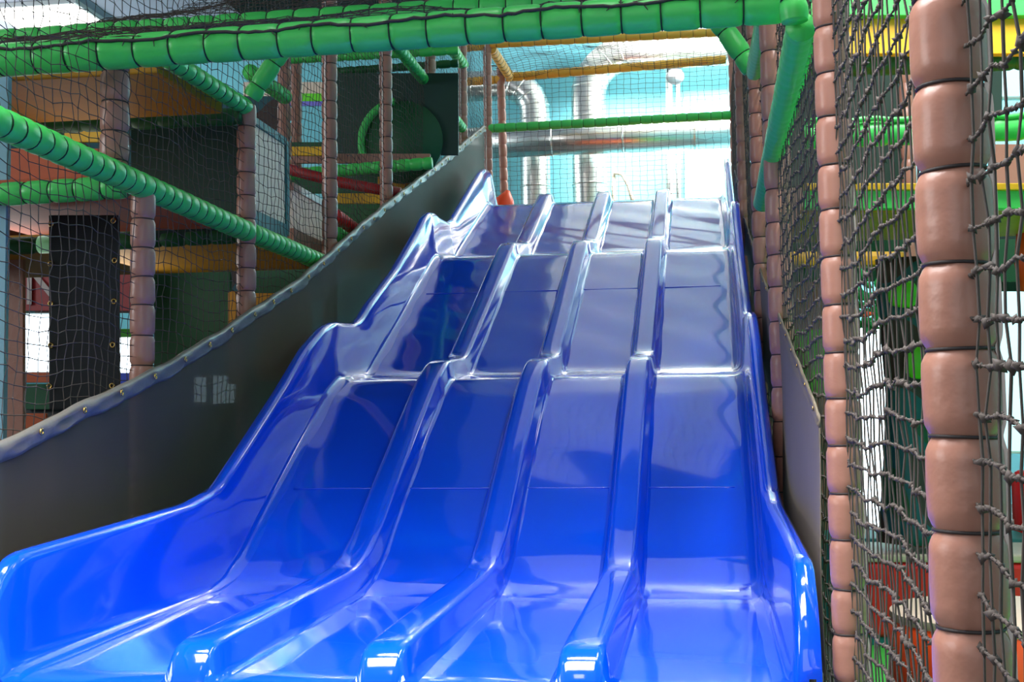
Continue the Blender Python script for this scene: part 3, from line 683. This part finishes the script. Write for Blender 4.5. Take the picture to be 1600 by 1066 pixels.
# painted tree column
tr = empty('tree_column', onY(1425, 848, 6.6)); tag(tr, 'painted tree column in teal and brown behind the right net', 'tree column')
c = tr.location; top = onY(1425, 405, 6.6).z; rr = .125; mb = MB(); rings = []
for i in range(25):
    t = i/24; z = c.z+(top-c.z)*t
    rings.append([(c.x+rr*(1+.18*math.sin(3*q+t*4)+.25*(1-t)**4)*math.cos(q), 6.6+rr*(1+.18*math.sin(3*q+t*4)+.25*(1-t)**4)*math.sin(q), z) for q in [2*math.pi*j/28 for j in range(28)]])
mb.sweep(rings); mb.build('trunk', M['trunk'], tr)
for x0, y0, x1, y1 in ((1386, 440, 1434, 480), (1412, 542, 1456, 592)):
    a_, b_ = onY(x0, y0, 6.42), onY(x1, y1, 6.42); cc = (a_+b_)/2; w_, h_ = (b_.x-a_.x)/2, (a_.z-b_.z)/2; mb = MB()
    prof = [(math.copysign(abs(math.cos(q))**.6, math.cos(q))*w_, math.copysign(abs(math.sin(q))**.8, math.sin(q))*h_*(1+.12*math.cos(q))) for q in [2*math.pi*j/24 for j in range(24)]]
    mb.sweep([[(cc.x+x*s_, cc.y-o_, cc.z+z*s_) for x, z in prof] for s_, o_ in ((.8, .02), (1, .008), (1, -.01), (.8, -.025))]); mb.build('leaf_patch', M['lime'], tr)
# leafy decoration
lf = empty('leaf_garland', onY(1364, 440, 7.2)); tag(lf, 'shiny green leaf garland hanging above the bright right window', 'garland')
rg = random.Random(12); gl = mat('emerald_leaf', (40, 180, 90), .25)
for i in range(46):
    cc = onY(rg.uniform(1346, 1384), rg.uniform(436, 516), 7.2+rg.uniform(-.05, .05)); a0 = rg.uniform(0, 6.28); l = rg.uniform(.05, .09)
    d = Vector((math.cos(a0), rg.uniform(-.4, .4), math.sin(a0)*.7-.2)).normalized(); e = d.cross(Vector((0, 1, 0))).normalized(); nn = d.cross(e)
    mb = MB(); pts = []
    for t, wd in ((0, .05), (.3, .8), (.6, .9), (1, .05)): pts += [cc+d*l*t+e*l*.32*wd, cc+d*l*t+nn*.012*(1-abs(2*t-1)), cc+d*l*t-e*l*.32*wd]
    mb.add(pts, [(k*3+j, k*3+j+1, k*3+j+4, k*3+j+3) for k in range(3) for j in range(2)]); o = mb.build('leaf', gl, lf)
    s = o.modifiers.new('t', 'SOLIDIFY'); s.thickness = .003
mb = MB(); c = onY(1352, 493, 7.1); mb.tube([c+Vector((-.03, 0, 0)), c+Vector((0, 0, .006)), c+Vector((.05, 0, .01))], [.008, .02, .006], 10); mb.build('flower', M['orange'], lf)
# soft seats
def block(name, x0, x1, y0, y1, z0, z1, mt, label, cat, bev=.03):
    mb = MB(); mb.box((x0, y0, z0), (x1, y1, z1)); return tag(mb.build(name, M[mt], loc=((x0+x1)/2, (y0+y1)/2, z0), smooth=False, bevel=bev, segs=3), label, cat)
a = onZ(1357, 1000, 0.05); zt_ = onY(1357, 875, a.y).z; xb = onY(1700, 900, a.y).x
bn = block('soft_bench', a.x, xb, a.y, a.y+.6, .06, zt_-.012, 'red', 'red soft bench block with beige top behind the right net', 'bench')
mb = MB(); mb.box((a.x-.005, a.y-.005, zt_-.012), (xb+.005, a.y+.605, zt_+.03)); mb.build('seat_top', M['beige'], bn, smooth=False, bevel=.012)
mb = MB(); mb.box((a.x+.02, a.y+.02, 0), (xb-.02, a.y+.58, .06)); mb.build('plinth', M['teal'], bn, smooth=False)
a2 = onY(1335, 858, a.y+.75)
block('soft_step', max(a2.x-.6, .62), xb, a.y+.75, a.y+1.3, 0, onY(1335, 842, a.y+.75).z, 'teal', 'teal soft step behind the red bench', 'step')
c = onZ(1562, 957, zt_+.02); R = abs(onY(1389, 957, c.y).x-c.x)
st = empty('round_seat', (c.x, c.y, 0)); tag(st, 'round orange soft seat with beige top behind the right net', 'seat')
mb = MB(); mb.tube([(c.x, c.y, 0), (c.x, c.y, .02), (c.x, c.y, zt_-.03), (c.x, c.y, zt_-.01)], [R-.02, R, R, R-.01], 48, hint=(0, 1, 0)); mb.build('base', M['orange'], st, auto=50)
mb = MB(); mb.tube([(c.x, c.y, zt_-.012), (c.x, c.y, zt_), (c.x, c.y, zt_+.02), (c.x, c.y, zt_+.032)], [R-.012, R-.004, R-.006, R-.03], 48, hint=(0, 1, 0)); mb.build('seat_top', M['beige'], st, auto=50)
b = onY(1600, 830, 7.8)
mb = MB(); mb.tube([(b.x+.06, 7.8, 0), (b.x+.06, 7.8, .5), (b.x+.06, 7.8, onY(1600, 742, 7.8).z), (b.x+.06, 7.8, onY(1600, 735, 7.8).z)], [.12, .12, .12, .08], 20)
tag(mb.build('padded_bollard', M['red'], loc=(b.x+.06, 7.8, 0)), 'red padded bollard at the far right behind the bench', 'padded bollard')
b0, b1 = onY(1606, 345, 6.4), onY(1606, 455, 6.4)
mb = MB(); mb.tube([b1, b1.lerp(b0, .4), b1.lerp(b0, .85), b0], [.035, .065, .055, .02], 16)
tag(mb.build('punch_bag', M['orange'], loc=b1), 'small orange hanging punch bag at the right edge', 'punch bag')
tag(panel('sign_light', 1409, 116, 1432, 138, 9.5, M['red']), 'small red square beyond the right net near the nearest post', 'board')
tag(panel('sign_light', 1411, 141, 1433, 160, 9.5, M['orange']), 'small orange square below the red square beyond right net', 'board')
lit('window_6', 1336, 505, 1392, 822, 13.0, 'daylight', 'tall bright window between the second post and tree column')
lit('window_7', 1562, 455, 1700, 705, 13.0, 'daylight_dim', 'bluish bright window at the far right edge')
lit('window_8', 1556, 105, 1640, 150, 13.0, 'daylight_dim', 'small bright opening high right of the nearest post')
tag(panel('dark_screen', 1392, 430, 1560, 840, 8.8, M['trunk']), 'dark mottled screen behind the tree column', 'screen')
tag(panel('dark_screen', 1240, 515, 1290, 620, 6.5, M['lime']), 'lime green board glimpsed through net beside the second post', 'board')
tag(panel('dark_screen', 1545, 330, 1720, 455, 9.0, M['panel']), 'dark screen behind the orange punch bag', 'screen')

# ------------------------------------------------------------------ the room
def slab(name, lo, hi, mt, label):
    mb = MB(); mb.box(lo, hi); return struct(mb.build(name, M[mt], smooth=False), label)
X0, X1, Yn, Yf, ZC = -11.0, 6.5, -5.0, 16.6, 6.4
slab('floor', (X0, Yn, -.1), (X1, Yf, 0), 'floor_grey', 'dark grey play hall floor')
mb = MB(); mb.box((.75, 2.0, 0), (5.5, 12, .02)); tag(mb.build('floor_mat', M['floor'], loc=(3, 7, 0), smooth=False, bevel=.008), 'bright green floor mat under the soft seats at right', 'floor mat')
slab('ceiling', (X0, Yn, ZC), (X1, Yf, ZC+.1), 'ceiling', 'pale grey ceiling')
slab('wall_back', (X0, Yf, 0), (X1, Yf+.1, ZC), 'wall', 'turquoise back wall')
slab('wall_left', (X0-.1, Yn, 0), (X0, Yf, ZC), 'wall', 'turquoise left wall')
slab('wall_right', (X1, Yn, 0), (X1+.1, Yf, ZC), 'wall', 'turquoise right wall')
slab('wall_front', (X0, Yn-.1, 0), (X1, Yn, ZC), 'ceiling', 'pale front wall')
p = onY(4, 500, 4.7)
slab('wall_pillar', (p.x-.4, 4.6, 0), (onY(7, 500, 4.6).x, 4.63, EYE+1.5), 'paleblue', 'pale blue painted pillar at the left edge')
lit('window_9', 1074, 232, 1128, 345, 16.5, 'daylight', 'overexposed window in the back wall beside the slide top')

# ------------------------------------------------------------------ lamps, daylight and added fill lights
LPX = onZ(85, 33, ZC-.05)
LI = [(-6, 3), (-6, 8), (LPX.x, LPX.y), (5, 3), (5, 8), (5, 13), (-1, -2.5)]
for i, (x, y) in enumerate(LI):
    lp = empty('ceiling_light', (x, y, ZC-.02)); tag(lp, 'square white ceiling light panel under the pale ceiling', 'ceiling light', 'ceiling light panels')
    mb = MB(); mb.box((x-.62, y-.62, ZC-.06), (x+.62, y+.62, ZC-.005)); mb.build('frame', M['white_paint'], lp, smooth=False)
    mb = MB(); mb.box((x-.58, y-.58, ZC-.068), (x+.58, y+.58, ZC-.058)); mb.build('diffuser', M['lamp'], lp, smooth=False)
mb = MB(); mb.box((-1.6, 8.0, ZC-.03), (4.2, 16.3, ZC-.004)); sk = struct(mb.build('ceiling_glow_panel', M['ceiling_glow'], smooth=False), 'added broad glowing panel at the ceiling over the slide', 'window')  # added glowing panel that lights the slide and greys its reflections
for k in range(4):
    x = -1.6+5.8*k/3; mb = MB(); mb.box((x-.03, 8.0, ZC-.06), (x+.03, 16.3, ZC-.03)); mb.build('panel_bar', M['white_paint'], sk, smooth=False)
def area(name, loc, rot, sx, sy_, power, col=(1, 1, 1)):
    L_ = bpy.data.lights.new(name, 'AREA'); L_.shape = 'RECTANGLE'; L_.size = sx; L_.size_y = sy_; L_.energy = power; L_.color = col
    o = bpy.data.objects.new(name, L_); COL.objects.link(o); o.location = loc; o.rotation_euler = rot; return o
area('lamp_over_entrance', (-1.0, 1.9, 3.1), (0, 0, 0), 2.2, 1.2, 84).data.spread = math.radians(116)
area('fill_above_front_beam', (-1.2, 3.0, 6.2), (0, 0, 0), 4.5, .6, 42).data.spread = math.radians(36)  # added fill, narrowed to brighten the front beam and run-out
area('fill_left_hall', (X0+.2, .5, 4.0), (0, math.radians(-90), 0), 2.5, 5, 320, (.95, .98, 1))  # added fill from the left for the ceiling and padding
area('fill_back_wall', (1.2, 14.9, 6.1), (math.radians(42), 0, 0), 3.0, .5, 760)  # added wash light that overexposes the back wall
area('fill_behind_pale_screens', (-3.2, 6.0, 2.1), (0, math.radians(-90), 0), .5, 1.6, 6)  # added fill that makes the pale screens glow from behind
area('fill_left_rear', (X0+.2, 14, 5.0), (0, math.radians(-120), 0), .8, 3, 200, (.95, .98, 1))  # added upward fill for the dim ceiling at rear left
area('fill_right_play_area', (1.1, 4.0, 4.6), (0, math.radians(-50), 0), 1.2, 2.5, 300)  # added fill aimed at the visible faces of the right area
area('daylight_front_windows', (-.5, Yn+.2, 2.6), (math.radians(90), 0, 0), 7, 3.2, 90, (.95, .98, 1))
wd = bpy.data.worlds.new('world'); SC.world = wd; wd.use_nodes = True
wd.node_tree.nodes['Background'].inputs['Color'].default_value = (.9, .95, 1, 1); wd.node_tree.nodes['Background'].inputs['Strength'].default_value = .1
SC.view_settings.view_transform = 'Standard'; SC.view_settings.look = 'None'; SC.view_settings.gamma = 1; SC.view_settings.use_curve_mapping = False
SC.view_settings.exposure = 0.15
